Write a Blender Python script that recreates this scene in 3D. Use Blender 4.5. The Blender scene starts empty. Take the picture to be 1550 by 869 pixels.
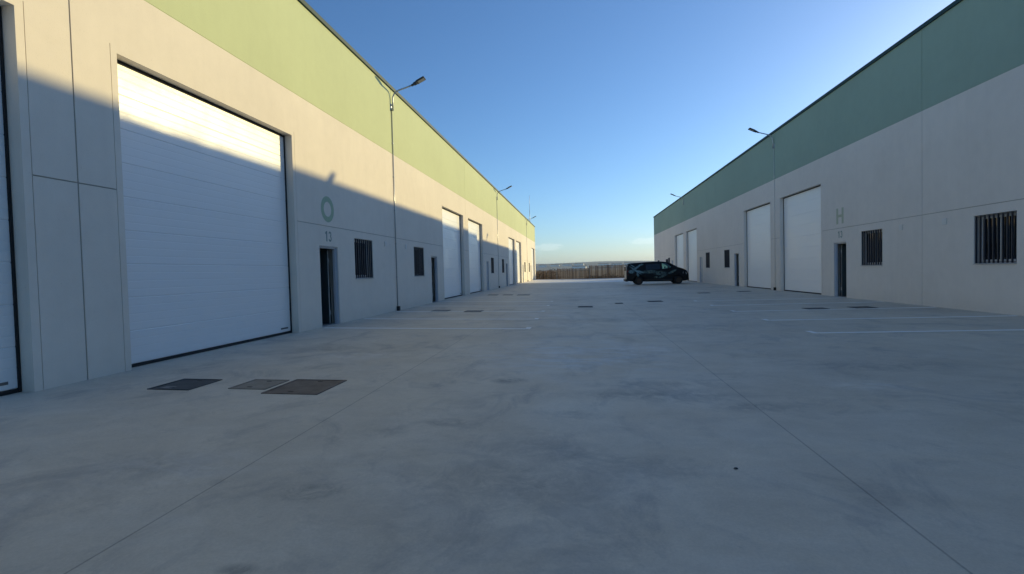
import bpy, bmesh, math, random
from mathutils import Vector, Matrix
random.seed(7)
C = bpy.context.scene.collection
STAINS = [(-.92, 6.45, .28, .22, .75), (-1.25, 4.6, .34, .16, .5), (-1.75, 4.3, .25, .2, .35), (-1.75, 3.05, .35, .18, .55), (-1.63, 2.2, .14, .07, .6), (-.45, 3.3, .75, .45, .33), (-.3, 4.0, .55, .3, .33),
          (.9, 5.8, 1.3, .35, .5), (1.75, 5.35, .5, .25, .5), (.5, 3.75, .4, .25, .35), (4.0, 7.5, 1.4, .5, .4), (2.8, 12.5, 1.6, .8, .45), (.8, 14.5, 2.2, .7, .4), (-4.5, 9.0, 1.0, .6, .35), (5.5, 5.5, 1.2, .4, .35), (-3.2, 3.4, .8, .3, .3)]
PALE = [(-.33, 8.6, .55, .5, .55), (.95, 9.2, .7, .6, .55), (-1.1, 7.6, .6, .35, .4), (3.4, 6.3, .9, .3, .3), (-3.7, 8.2, .9, .5, .3), (-1.2, 16.0, 1.5, .7, .4), (1.0, 30, 3, 2.5, .35), (-3, 3.3, .8, .5, .2)]
SUN, SKY, DUST, EXPO, HAZE = 2.4, .10, 0.7, 0.90, 0.00010
R = math.radians

# ------------------------------------------------------------------ materials
def mat(name, col=(.5, .5, .5), rough=.6, metal=0.0, spec=.5, coat=0.0):
    m = bpy.data.materials.new(name); m.use_nodes = True
    b = m.node_tree.nodes['Principled BSDF']
    b.inputs['Base Color'].default_value = (*col, 1)
    b.inputs['Roughness'].default_value = rough
    b.inputs['Metallic'].default_value = metal
    b.inputs['Specular IOR Level'].default_value = spec
    b.inputs['Coat Weight'].default_value = coat
    return m

class NT:
    """tiny node helper"""
    def __init__(s, m):
        s.t = m.node_tree; s.b = s.t.nodes['Principled BSDF']
        s.co = s.t.nodes.new('ShaderNodeTexCoord')
    def n(s, kind, **kw):
        x = s.t.nodes.new(kind)
        for k, v in kw.items(): setattr(x, k, v)
        return x
    def link(s, a, b): s.t.links.new(a, b)
    def coord(s, scale=(1, 1, 1), rot=(0, 0, 0)):
        mp = s.n('ShaderNodeMapping'); mp.inputs['Scale'].default_value = scale; mp.inputs['Rotation'].default_value = rot
        s.link(s.co.outputs['Object'], mp.inputs['Vector']); return mp.outputs['Vector']
    def noise(s, scale, detail=4, rough=.55, vec=None, dist=0.0):
        x = s.n('ShaderNodeTexNoise'); x.inputs['Scale'].default_value = scale
        x.inputs['Detail'].default_value = detail; x.inputs['Roughness'].default_value = rough
        x.inputs['Distortion'].default_value = dist
        s.link(vec if vec else s.co.outputs['Object'], x.inputs['Vector']); return x.outputs['Fac']
    def ramp(s, fac, a, b, va=0.0, vb=1.0):
        x = s.n('ShaderNodeMapRange'); x.inputs['From Min'].default_value = a; x.inputs['From Max'].default_value = b
        x.inputs['To Min'].default_value = va; x.inputs['To Max'].default_value = vb
        s.link(fac, x.inputs['Value']); return x.outputs['Result']
    def math(s, op, a, b=None, c=None):
        x = s.n('ShaderNodeMath', operation=op)
        for i, v in enumerate((a, b, c)):
            if v is None: continue
            if isinstance(v, (int, float)): x.inputs[i].default_value = v
            else: s.link(v, x.inputs[i])
        return x.outputs[0]
    def mix(s, fac, a, b, mode='MIX'):
        x = s.n('ShaderNodeMix', data_type='RGBA', blend_type=mode)
        if isinstance(fac, (int, float)): x.inputs['Factor'].default_value = fac
        else: s.link(fac, x.inputs['Factor'])
        for v, k in ((a, 'A'), (b, 'B')):
            i = [q for q in x.inputs if q.name == k and q.type == 'RGBA'][0]
            if isinstance(v, tuple): i.default_value = (*v, 1)
            else: s.link(v, i)
        return [q for q in x.outputs if q.type == 'RGBA'][0]
    def bump(s, h, strength=.2, dist=.01):
        x = s.n('ShaderNodeBump'); x.inputs['Strength'].default_value = strength; x.inputs['Distance'].default_value = dist
        s.link(h, x.inputs['Height']); s.link(x.outputs['Normal'], s.b.inputs['Normal'])
    def color(s, c): s.link(c, s.b.inputs['Base Color'])
    def rough(s, r): s.link(r, s.b.inputs['Roughness'])

def precast(name, col, amt=.055):
    m = mat(name, col, .8, spec=.3); t = NT(m)
    big = t.ramp(t.noise(.35, 5, .6), .3, .7, 1 - amt, 1 + amt * .6)
    mid = t.ramp(t.noise(3.2, 6, .65), .25, .75, 1 - amt * .7, 1 + amt * .5)
    drip = t.ramp(t.noise(1.0, 4, .6, t.coord((5, 5, .35))), .45, .8, 1.0, 1 - amt * .5)
    f = t.math('MULTIPLY', t.math('MULTIPLY', big, mid), drip)
    # dust splashed up along the foot of the wall
    sep = t.n('ShaderNodeSeparateXYZ'); t.link(t.co.outputs['Object'], sep.inputs[0])
    foot = t.math('MULTIPLY', t.ramp(sep.outputs['Z'], .0, .45, .22, 0.0), t.noise(2.0, 5, .7))
    mul = t.n('ShaderNodeVectorMath', operation='SCALE'); mul.inputs[0].default_value = col; t.link(f, mul.inputs['Scale'])
    pits = t.ramp(t.noise(38, 3, .5), .70, .76, 0.0, .35)
    c = t.mix(foot, mul.outputs[0], (.30, .27, .23))
    t.color(t.mix(pits, c, tuple(v * .55 for v in col)))
    t.bump(t.noise(55, 5, .6), .25, .004)
    return m

M = {}
M['cream'] = precast('cream_precast', (.80, .73, .635))
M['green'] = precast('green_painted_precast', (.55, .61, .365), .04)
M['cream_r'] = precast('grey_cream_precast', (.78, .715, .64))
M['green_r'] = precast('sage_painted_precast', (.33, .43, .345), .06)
M['joint'] = mat('joint_sealant', (.36, .34, .30), .8)
M['coping'] = mat('dark_green_coated_steel', (.022, .06, .062), .6, 0, .25)
M['seal'] = mat('black_rubber', (.012, .012, .014), .7)
M['alu'] = mat('grey_aluminium', (.42, .44, .46), .4, .5)
M['bar'] = mat('dark_painted_steel_bar', (.018, .022, .035), .5)
M['glass'] = mat('dark_window_glass', (.012, .014, .016), .03, spec=.6)
M['whitepl'] = mat('white_plastic', (.72, .70, .66), .6)
M['letter'] = mat('sage_green_paint', (.33, .44, .31), .7)
M['letter_n'] = mat('grey_green_paint', (.22, .29, .26), .7)
M['letter_r'] = mat('beige_green_paint', (.47, .49, .36), .7)
M['frame_w'] = mat('white_window_frame', (.62, .63, .64), .4)
M['galv'] = mat('galvanised_steel', (.50, .51, .52), .42, .7)
M['head'] = mat('dark_grey_cast_aluminium', (.035, .037, .04), .45, .3)
M['led'] = mat('led_lens_panel', (.33, .33, .32), .3)
M['conduit'] = mat('steel_conduit', (.16, .17, .18), .35, .6)
M['pipe_r'] = mat('grey_plastic_conduit', (.72, .70, .66), .6)
M['pipe'] = mat('galvanised_conduit_pipe', (.42, .44, .46), .28, .9)
M['roof'] = mat('grey_roof_sheet', (.3, .31, .32), .6, .2)
M['floor_in'] = mat('bare_floor_slab', (.14, .14, .14), .8)
M['linepaint'] = mat('white_road_paint', (.6, .6, .58), .7)
t = NT(M['linepaint']); w = t.ramp(t.noise(9, 5, .7), .40, .62, 0, 1)
t.color(t.mix(t.math('MULTIPLY', w, .65), (.97, .96, .93), (.90, .89, .86)))

# white sectional door skin: faint oil-canning and dust
M['door'] = mat('white_coated_door_panel', (.74, .76, .77), .33); t = NT(M['door'])
f = t.ramp(t.noise(1.3, 5, .6, t.coord((1, 1, 2.5))), .3, .7, 0, .12)
t.color(t.mix(f, (.87, .87, .86), (.74, .74, .73)))
t.rough(t.ramp(t.noise(2.1, 4), .3, .7, .28, .42))
t.bump(t.noise(24, 3, .5, t.coord((1, 1, 6))), .12, .004)
M['pframe'] = mat('pale_blue_grey_frame', (.56, .58, .62), .45)
M['leaf_shaded'] = mat('shade_darkened_door_face', (.035, .055, .06), .6)  # open leaves darker than closed ones: shade of the unlit interior painted in
M['pdoor'] = mat('grey_steel_door', (.36, .40, .44), .45); t = NT(M['pdoor'])
t.color(t.mix(t.ramp(t.noise(3, 4), .3, .7, 0, .3), (.36, .40, .44), (.28, .31, .34)))

# concrete yard slab
M['yard'] = mat('power_floated_concrete', (.3, .29, .27), .6, spec=.35); t = NT(M['yard'])
base = t.mix(t.ramp(t.noise(.22, 6, .62, None, .6), .32, .68), (.53, .465, .375), (.69, .61, .49))
streak = t.ramp(t.noise(.55, 7, .68, t.coord((1, 1.7, 1), (0, 0, .25)), 1.2), .38, .72)
base = t.mix(t.math('MULTIPLY', streak, .5), base, (.64, .60, .53))
dk = t.ramp(t.noise(.9, 7, .72, t.coord((1.3, 1, 1), (0, 0, 1.1)), .8), .52, .74)
base = t.mix(t.math('MULTIPLY', dk, .62), base, (.23, .23, .235))
speck = t.ramp(t.noise(5.5, 5, .75), .66, .78)
base = t.mix(t.math('MULTIPLY', speck, .45), base, (.18, .18, .18))
fine = t.ramp(t.noise(60, 4, .7), .2, .8, .88, 1.1)
vm = t.n('ShaderNodeVectorMath', operation='SCALE'); t.link(base, vm.inputs[0]); t.link(fine, vm.inputs['Scale'])
base = vm.outputs[0]
sep = t.n('ShaderNodeSeparateXYZ'); t.link(t.co.outputs['Object'], sep.inputs[0])
X, Y = sep.outputs['X'], sep.outputs['Y']
wob = t.ramp(t.noise(.35, 3), 0, 1, -.05, .05)
# pale wet-cured patch in mid yard
def blob(cx, cy, rx, ry):
    dx = t.math('DIVIDE', t.math('SUBTRACT', X, cx), rx); dy = t.math('DIVIDE', t.math('SUBTRACT', Y, cy), ry)
    d = t.math('SQRT', t.math('ADD', t.math('MULTIPLY', dx, dx), t.math('MULTIPLY', dy, dy)))
    return t.ramp(d, .35, 1.0, 1, 0)
pat = t.ramp(t.noise(1.4, 7, .7, t.coord((.8, 1.6, 1), (0, 0, .5)), 1.5), .46, .60)
base = t.mix(t.math('MULTIPLY', t.math('MULTIPLY', pat, blob(-.1, 8.6, 2.1, 2.6)), .6), base, (.62, .62, .62))
base = t.mix(t.math('MULTIPLY', t.math('MULTIPLY', t.ramp(t.noise(2.3, 6, .7, None, 1), .42, .6), blob(-.45, 3.3, 1.5, 1.2)), .3), base, (.22, .22, .225))
base = t.mix(t.math('MULTIPLY', t.math('MULTIPLY', t.ramp(t.noise(2.0, 6, .7, None, 1), .42, .6), blob(1.0, 6.4, 1.2, .5)), .45), base, (.24, .225, .215))
# saw-cut contraction joints: two along the yard, the rest across it
def line(coord, at, wd):
    d = t.math('ABSOLUTE', t.math('SUBTRACT', coord, at)); return t.ramp(d, wd * .4, wd, 1, 0)
jl = t.math('MAXIMUM', line(X, -2.44, .009), line(X, 1.72, .009))
ym = t.math('PINGPONG', t.math('ADD', Y, 5.81 + 11.62 * 4 - 11.62 * .0), 5.81)
cross = t.ramp(t.math('ABSOLUTE', ym), .002, .007, 1, 0)
cross = t.math('MULTIPLY', cross, .45)
j = t.math('MAXIMUM', jl, cross)
base = t.mix(t.math('MULTIPLY', j, .42), base, (.07, .07, .07))
# tyre-worn tone beside the long joints
for cx, cy, rx, ry, k_ in STAINS:
    base = t.mix(t.math('MULTIPLY', t.math('MULTIPLY', t.ramp(t.noise(4.5, 6, .75, None, 1), .36, .58), blob(cx, cy, rx, ry)), k_), base, (.19, .182, .172))
for cx, cy, rx, ry, k_ in PALE:
    base = t.mix(t.math('MULTIPLY', t.math('MULTIPLY', t.ramp(t.noise(2.2, 6, .75, t.coord((.7, 1.6, 1), (0, 0, .3)), 1.4), .44, .56), blob(cx, cy, rx, ry)), k_), base, (.74, .72, .70))
for cx, cy, rad in ((9.0, 15.0, 9.3), (9.0, 15.0, 10.8), (-9.5, 12.0, 9.1), (-9.5, 12.0, 10.6), (4.0, -6.0, 11.2)):
    dx = t.math('SUBTRACT', X, cx); dy = t.math('SUBTRACT', Y, cy)
    d = t.math('ABSOLUTE', t.math('SUBTRACT', t.math('SQRT', t.math('ADD', t.math('MULTIPLY', dx, dx), t.math('MULTIPLY', dy, dy))), rad))
    band = t.math('MULTIPLY', t.ramp(d, .05, .16, 1, 0), t.ramp(t.noise(1.1, 6, .75, None, 1), .45, .68))
    base = t.mix(t.math('MULTIPLY', band, .28), base, (.22, .21, .20))
mott = t.ramp(t.noise(1.9, 8, .78, t.coord((1, 1.25, 1), (0, 0, .7)), .4), .38, .64, .91, 1.05)
vm = t.n('ShaderNodeVectorMath', operation='SCALE'); t.link(base, vm.inputs[0]); t.link(mott, vm.inputs['Scale']); base = vm.outputs[0]
t.color(base)
t.rough(t.ramp(t.noise(1.1, 5, .6), .3, .7, .50, .72))
h = t.math('ADD', t.math('MULTIPLY', t.noise(18, 6, .7), .6), t.math('MULTIPLY', j, -1.5))
t.bump(h, .18, .006)

def metal_cover(name, a, b, rough=.6):
    m = mat(name, a, rough, .35); t = NT(m)
    t.color(t.mix(t.ramp(t.noise(5, 6, .7, None, .5), .38, .62), a, b)); t.bump(t.noise(70, 3), .4, .003); return m
M['iron'] = metal_cover('dark_cast_iron', (.030, .036, .042), (.055, .060, .065))
M['rust'] = metal_cover('weathered_brown_steel', (.10, .080, .068), (.16, .135, .12))
M['rust2'] = metal_cover('sandy_steel', (.21, .18, .145), (.25, .235, .21))
M['infill'] = mat('concrete_infill', (.2, .2, .2), .8)
M['earth'] = mat('dry_brown_earth', (.16, .11, .075), .95); t = NT(M['earth'])
t.color(t.mix(t.ramp(t.noise(.05, 8, .7), .35, .65), (.20, .135, .09), (.11, .085, .05)))
M['hill'] = mat('haze_tinted_hillside', (.10, .10, .08), 1); t = NT(M['hill'])
t.color(t.mix(t.ramp(t.noise(.006, 8, .7), .4, .6), (.10, .11, .135), (.04, .055, .085)))  # blue of the distance haze painted into both hillside tones
M['slat'] = mat('brown_coated_slat', (.17, .115, .075), .9, 0, .2); t = NT(M['slat'])
t.color(t.mix(t.ramp(t.noise(1.0, 2, .5, t.coord((5, 5, .02))), .35, .66), (.075, .045, .030), (.26, .175, .115)))
M['leaf'] = mat('dusty_leaf', (.06, .075, .035), .8)
M['twig'] = mat('brown_twig', (.09, .065, .045), .9)
M['hwall'] = mat('pale_house_render', (.78, .74, .68), .9)
M['hroof'] = mat('clay_roof_tile', (.3, .14, .09), .9)

# ------------------------------------------------------------------ mesh helpers
class MB:
    def __init__(s): s.bm = bmesh.new()
    def quad(s, pts, mi=0):
        f = s.bm.faces.new([s.bm.verts.new(p) for p in pts]); f.material_index = mi; return f
    def box(s, a, b, mi=0, bev=0.0, mtx=None):
        a, b = Vector(a), Vector(b)
        lo = Vector([min(a[i], b[i]) for i in range(3)]); hi = Vector([max(a[i], b[i]) for i in range(3)])
        r = bmesh.ops.create_cube(s.bm, size=1)
        for v in r['verts']:
            v.co = Vector([lo[i] if v.co[i] < 0 else hi[i] for i in range(3)])
        fs = list({f for v in r['verts'] for f in v.link_faces})
        for f in fs: f.material_index = mi
        vs = r['verts']
        if bev:
            es = list({e for v in r['verts'] for e in v.link_edges})
            rr = bmesh.ops.bevel(s.bm, geom=es, offset=bev, segments=2, affect='EDGES', profile=.6)
            vs = list({v for f in rr['faces'] for v in f.verts} | {v for v in vs if v.is_valid})
            for f in rr['faces']: f.material_index = mi
        if mtx:
            done = set()
            for v in vs:
                if v.is_valid and v not in done: v.co = mtx @ v.co; done.add(v)
        return s
    def tube(s, pts, rad, seg=12, mi=0, caps=True):
        pts = [Vector(p) for p in pts]; rads = rad if isinstance(rad, (list, tuple)) else [rad] * len(pts)
        rings = []; up = None
        for i, p in enumerate(pts):
            d = (pts[min(i + 1, len(pts) - 1)] - pts[max(i - 1, 0)]).normalized()
            if up is None: up = Vector((0, 0, 1)) if abs(d.z) < .9 else Vector((1, 0, 0))
            x = d.cross(up).normalized(); y = x.cross(d).normalized(); up = y
            rings.append([s.bm.verts.new(p + (x * math.cos(2 * math.pi * k / seg) + y * math.sin(2 * math.pi * k / seg)) * rads[i]) for k in range(seg)])
        for a, b in zip(rings, rings[1:]):
            for k in range(seg):
                f = s.bm.faces.new((a[k], a[(k + 1) % seg], b[(k + 1) % seg], b[k])); f.material_index = mi; f.smooth = True
        if caps:
            for rg in (rings[0], rings[-1]):
                f = s.bm.faces.new(rg); f.material_index = mi
        return s
    def build(s, name, mats, parent=None, loc=None, smooth=None):
        bmesh.ops.recalc_face_normals(s.bm, faces=s.bm.faces)
        me = bpy.data.meshes.new(name); s.bm.to_mesh(me); s.bm.free()
        for m in (mats if isinstance(mats, (list, tuple)) else [mats]): me.materials.append(m)
        if smooth is not None: me.shade_smooth() if smooth is True else me.shade_smooth()
        o = bpy.data.objects.new(name, me); C.objects.link(o)
        if parent: o.parent = parent
        if loc: o.location = loc
        return o

def tag(o, label, cat=None, group=None):
    o['label'] = label
    if cat: o['category'] = cat
    if group: o['group'] = group
    return o
def thing(name, label, cat, loc=(0, 0, 0), rz=0, group=None):
    o = bpy.data.objects.new(name, None); C.objects.link(o); o.location = loc; o.rotation_euler.z = rz
    o.empty_display_size = .3
    return tag(o, label, cat, group)
def structure(o): o['kind'] = 'structure'; return o
def copy_tree(o, parent=None):
    c = o.copy(); C.objects.link(c)
    if parent: c.parent = parent
    for ch in list(o.children): copy_tree(ch, c)
    return c

def gz(x):
    pts = [(-6.56, 0), (-3.5, -.05), (-1.3, -.08), (1.0, -.105), (4.5, -.085), (10.38, -.045)]
    if x <= pts[0][0]: return 0
    for (a, za), (b, zb) in zip(pts, pts[1:]):
        if x <= b: return za + (zb - za) * (x - a) / (b - a)
    return pts[-1][1]

# ------------------------------------------------------------------ measured layout (metres)
XL, XR, BR = -6.562, 10.376, -.045
UNIT = 11.81
LEFT = dict(X0=XL, sg=1, base=0.0, roof=8.024, band=5.629, hj=2.621, dt=4.607, pt=2.10, wt=2.415, wb=1.224, joints=[6.035 + UNIT * k for k in range(-1, 7)], dd=0)
RIGHT = dict(X0=XR, sg=-1, base=BR, roof=8.419, band=5.893, hj=2.752, dt=4.807, pt=2.198, wt=2.513, wb=1.253, joints=[17.163 + UNIT * k for k in range(-2, 5)], dd=1)
A0, DW, P0, P1, W0, W1 = .679, 4.547, 6.335, 7.326, 8.397, 9.741
REV = .24
PREV = .15

def layout(S, y0, y1):
    """door / personnel door / window intervals along the facade"""
    doors, pds, wins = [], [], []
    for k, y in enumerate(S['joints']):
        is_dd = (k % 2 == S['dd_par'])
        if not is_dd: continue
        for s in (-1, 1):
            def iv(a, b): return tuple(sorted((y + s * a, y + s * b))) + (s,)
            for lst, a, b in ((doors, A0, A0 + DW), (pds, P0, P1), (wins, W0, W1)):
                v = iv(a, b)
                if v[0] > y0 + .1 and v[1] < y1 - .1: lst.append(v)
    return doors, pds, wins
LEFT['dd_par'] = 1      # joints[1] = 6.035 is a door/door joint
RIGHT['dd_par'] = 1     # joints[1] = 5.35 is a door/door joint
JW = .02

def facade(S, y0, y1, doors, pds, wins, parent, mats):
    X0, sg, b = S['X0'], S['sg'], S['base']
    strip = .10
    yb = {y0, y1}; zb = {-.4, S['pt'], S['wb'], S['wt'], S['hj'], S['hj'] + JW * .8, S['dt'], S['dt'] + strip, S['band'], S['band'] + .012, S['roof']}
    vj = []
    for y in S['joints']:
        if y0 + .2 < y < y1 - .2: vj.append((y - JW / 2, y + JW / 2))
    dg = []
    for d0, d1, s in doors:
        dg += [(d0 - strip - .009, d0 - strip), (d1 + strip, d1 + strip + .009)]
    for a, c in vj + dg: yb |= {a, c}
    for lst in (doors, pds, wins):
        for a, c, s in lst: yb |= {a, c}
    yb = sorted(yb); zb = sorted(zb)
    def depth(y, z):
        for a, c, s in doors:
            if a < y < c and z < S['dt']: return 'h'
        for a, c, s in pds:
            if a < y < c and z < S['pt']: return 'p'
        for a, c, s in wins:
            if a < y < c and S['wb'] < z < S['wt']: return 'h'
        for a, c in vj:
            if a < y < c: return .011
        for a, c in dg:
            if a < y < c and z < S['dt'] + strip: return .012
        if S['hj'] < z < S['hj'] + JW * .8:
            if not any(a - strip < y < c + strip for a, c, s in doors): return .014
        if S['band'] < z < S['band'] + .012: return .006
        return 0.0
    mb = MB(); ny, nz = len(yb) - 1, len(zb) - 1
    D = [[depth((yb[i] + yb[i + 1]) / 2, (zb[k] + zb[k + 1]) / 2) for k in range(nz)] for i in range(ny)]
    num = lambda d: REV if d == 'h' else PREV if d == 'p' else d
    P = lambda d, y, z: (X0 - sg * d, y, z + b)
    for i in range(ny):
        for k in range(nz):
            d = D[i][k]; zc = (zb[k] + zb[k + 1]) / 2; mi = 1 if zc > S['band'] else 0
            if d not in ('h', 'p'):
                mi2 = 2 if d > .005 and d != .006 else mi
                mb.quad([P(d, yb[i], zb[k]), P(d, yb[i + 1], zb[k]), P(d, yb[i + 1], zb[k + 1]), P(d, yb[i], zb[k + 1])], mi2)
            if i + 1 < ny and num(D[i + 1][k]) != num(d):
                mb.quad([P(num(d), yb[i + 1], zb[k]), P(num(D[i + 1][k]), yb[i + 1], zb[k]), P(num(D[i + 1][k]), yb[i + 1], zb[k + 1]), P(num(d), yb[i + 1], zb[k + 1])], mi)
            if k + 1 < nz and num(D[i][k + 1]) != num(d):
                mb.quad([P(num(d), yb[i], zb[k + 1]), P(num(D[i][k + 1]), yb[i], zb[k + 1]), P(num(D[i][k + 1]), yb[i + 1], zb[k + 1]), P(num(d), yb[i + 1], zb[k + 1])], mi)
    # end faces and inner face of the wall shell
    for y in (y0, y1):
        for za, zc2, mi in ((-.4, S['band'], 0), (S['band'], S['roof'], 1)):
            mb.quad([P(0, y, za), P(REV, y, za), P(REV, y, zc2), P(0, y, zc2)], mi)
    for i in range(ny):
        for k in range(nz):
            if D[i][k] not in ('h', 'p'):
                mb.quad([P(REV, yb[i], zb[k]), P(REV, yb[i + 1], zb[k]), P(REV, yb[i + 1], zb[k + 1]), P(REV, yb[i], zb[k + 1])], 0)
    bmesh.ops.remove_doubles(mb.bm, verts=mb.bm.verts, dist=.0005)
    me = bpy.data.meshes.new('wall'); mb.bm.to_mesh(me); mb.bm.free()
    for m in mats: me.materials.append(m)
    o = bpy.data.objects.new('wall', me); C.objects.link(o); o.parent = parent
    return o

# ------------------------------------------------------------------ parts built once, then copied
# local frame of a facade part: +x out of the wall, y along, z up from the building base
def make_garage_door(h):
    fr = MB(); w = DW
    npan = 9; ph = (h - .05) / npan; x = -REV + .05
    prof = [(x - .04, .05)]
    for i in range(npan):
        z0 = .05 + i * ph
        prof += [(x - .007, z0 + .002), (x, z0 + .012)]
        for r in range(1, 4):
            zr = z0 + ph * r / 4
            prof += [(x, zr - .012), (x - .0016, zr - .004), (x - .0016, zr + .004), (x, zr + .012)]
        prof += [(x, z0 + ph - .012), (x - .007, z0 + ph - .002)]
    prof.append((x - .04, h))
    a, c = .035, w - .035
    for (xa, za), (xb, zb_) in zip(prof, prof[1:]):
        fr.quad([(xa, a, za), (xa, c, za), (xb, c, zb_), (xb, a, zb_)])
    d = fr.build('garage_door', M['door'])
    s = MB()
    s.box((x - .05, a, .0), (x + .012, c, .05), 0, .008)
    s.box((x - .06, .004, .002), (x + .02, .034, h - .004), 0)
    s.box((x - .06, w - .034, .002), (x + .02, w - .004, h - .004), 0)
    s.box((x - .06, .036, h - .05), (x + .022, w - .036, h - .003), 0)
    s.build('rubber_seal', M['seal'], d)
    q = MB(); q.box((x + .001, w - .42, .12), (x + .006, w - .14, .155)); q.build('maker_plate', M['conduit'], d)
    return d
def make_pdoor(h, is_open):
    w = P1 - P0; f = MB()
    xi, xo = -PREV + .02, -PREV + .09
    f.box((xi, .002, 0), (xo, .055, h - .003)); f.box((xi, w - .055, 0), (xo, w - .002, h - .003)); f.box((xi, .056, h - .055), (xo, w - .056, h - .003))
    f.box((xo + .001, .002, 0), (-.02, .018, h - .003)); f.box((xo + .001, w - .018, 0), (-.02, w - .002, h - .003)); f.box((xo + .001, .019, h - .019), (-.02, w - .019, h - .003))
    fr = f.build('personnel_door', M['pframe'])
    l = MB(); lw = w - .13
    l.box((0, -lw, .012), (.05, 0, h - .07), 0, .004)
    leaf = l.build('door_leaf', M['pdoor'], fr)
    hd = MB()
    hd.box((.0505, -lw + .05, .93), (.058, -lw + .10, 1.17), 0, .002)
    hd.tube([(.055, -lw + .075, 1.06), (.10, -lw + .075, 1.06), (.105, -lw + .20, 1.06)], .010, 8)
    hd.build('handle', M['galv'], leaf)
    leaf.location = (xi + .012, w - .065, 0)
    if is_open: leaf.rotation_euler.z = R(-(is_open)) ; leaf.location.x = xi - .02
    th = MB(); th.box((-PREV, .002, -.05), (-.02, w - .002, .014)); th.build('threshold', M['alu'], fr)
    return fr
def make_window(S):
    w = W1 - W0; zb_, zt = S['wb'], S['wt']; h = zt - zb_
    x = -.17
    f = MB(); ft = .055
    f.box((x - .03, .003, zb_ + .003), (x + .03, ft, zt - .003)); f.box((x - .03, w - ft, zb_ + .003), (x + .03, w - .003, zt - .003))
    f.box((x - .03, ft + .001, zb_ + .003), (x + .03, w - ft - .001, zb_ + ft)); f.box((x - .03, ft + .001, zt - ft), (x + .03, w - ft - .001, zt - .003))
    # two sliding sashes
    for (a, c, xx) in ((ft + .001, w / 2 + .03, x + .012), (w / 2 - .03, w - ft - .001, x - .014)):
        s = .045
        f.box((xx - .011, a, zb_ + ft + .001), (xx + .011, a + s, zt - ft - .001)); f.box((xx - .011, c - s, zb_ + ft + .001), (xx + .011, c, zt - ft - .001))
        f.box((xx - .011, a + s, zb_ + ft + .001), (xx + .011, c - s, zb_ + ft + s)); f.box((xx - .011, a + s, zt - ft - s), (xx + .011, c - s, zt - ft - .001))
    fr = f.build('window', M['frame_w'])
    g = MB()
    g.box((x + .009, ft + .04, zb_ + ft + .04), (x + .014, w / 2 - .005, zt - ft - .04)); g.box((x - .016, w / 2 + .005, zb_ + ft + .04), (x - .011, w - ft - .04, zt - ft - .04))
    g.build('pane', M['glass'], fr)
    b = MB(); n = 10
    for i in range(n):
        yy = .03 + (w - .06) * i / (n - 1)
        b.box((-.055, yy - .015, zb_ + .012), (-.02, yy + .015, zt - .012), 0, .002)
    b.box((-.046, .004, zb_ + .03), (-.030, w - .004, zb_ + .045)); b.box((-.046, .004, zt - .045), (-.030, w - .004, zt - .03))
    b.build('grille', M['bar'], fr)
    s = MB(); s.box((x + .031, .002, zb_ - .02), (.03, w - .002, zb_ + .0015), 0, .003); s.build('sill', M['alu'], fr)
    return fr
def make_vent():
    v = MB(); v.box((.001, -.09, -.09), (.018, .09, .09), 0, .006)
    for i in range(5): v.box((.018, -.07, -.066 + i * .028), (.026, .07, -.052 + i * .028))
    return v.build('vent', M['whitepl'])

def place(proto, parent, S, y, z=0.0, used=set()):
    o = proto if proto.name not in used else copy_tree(proto)
    used.add(proto.name); o.parent = parent
    o.location = (S['X0'], y, S['base'] + z)
    return o

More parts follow.
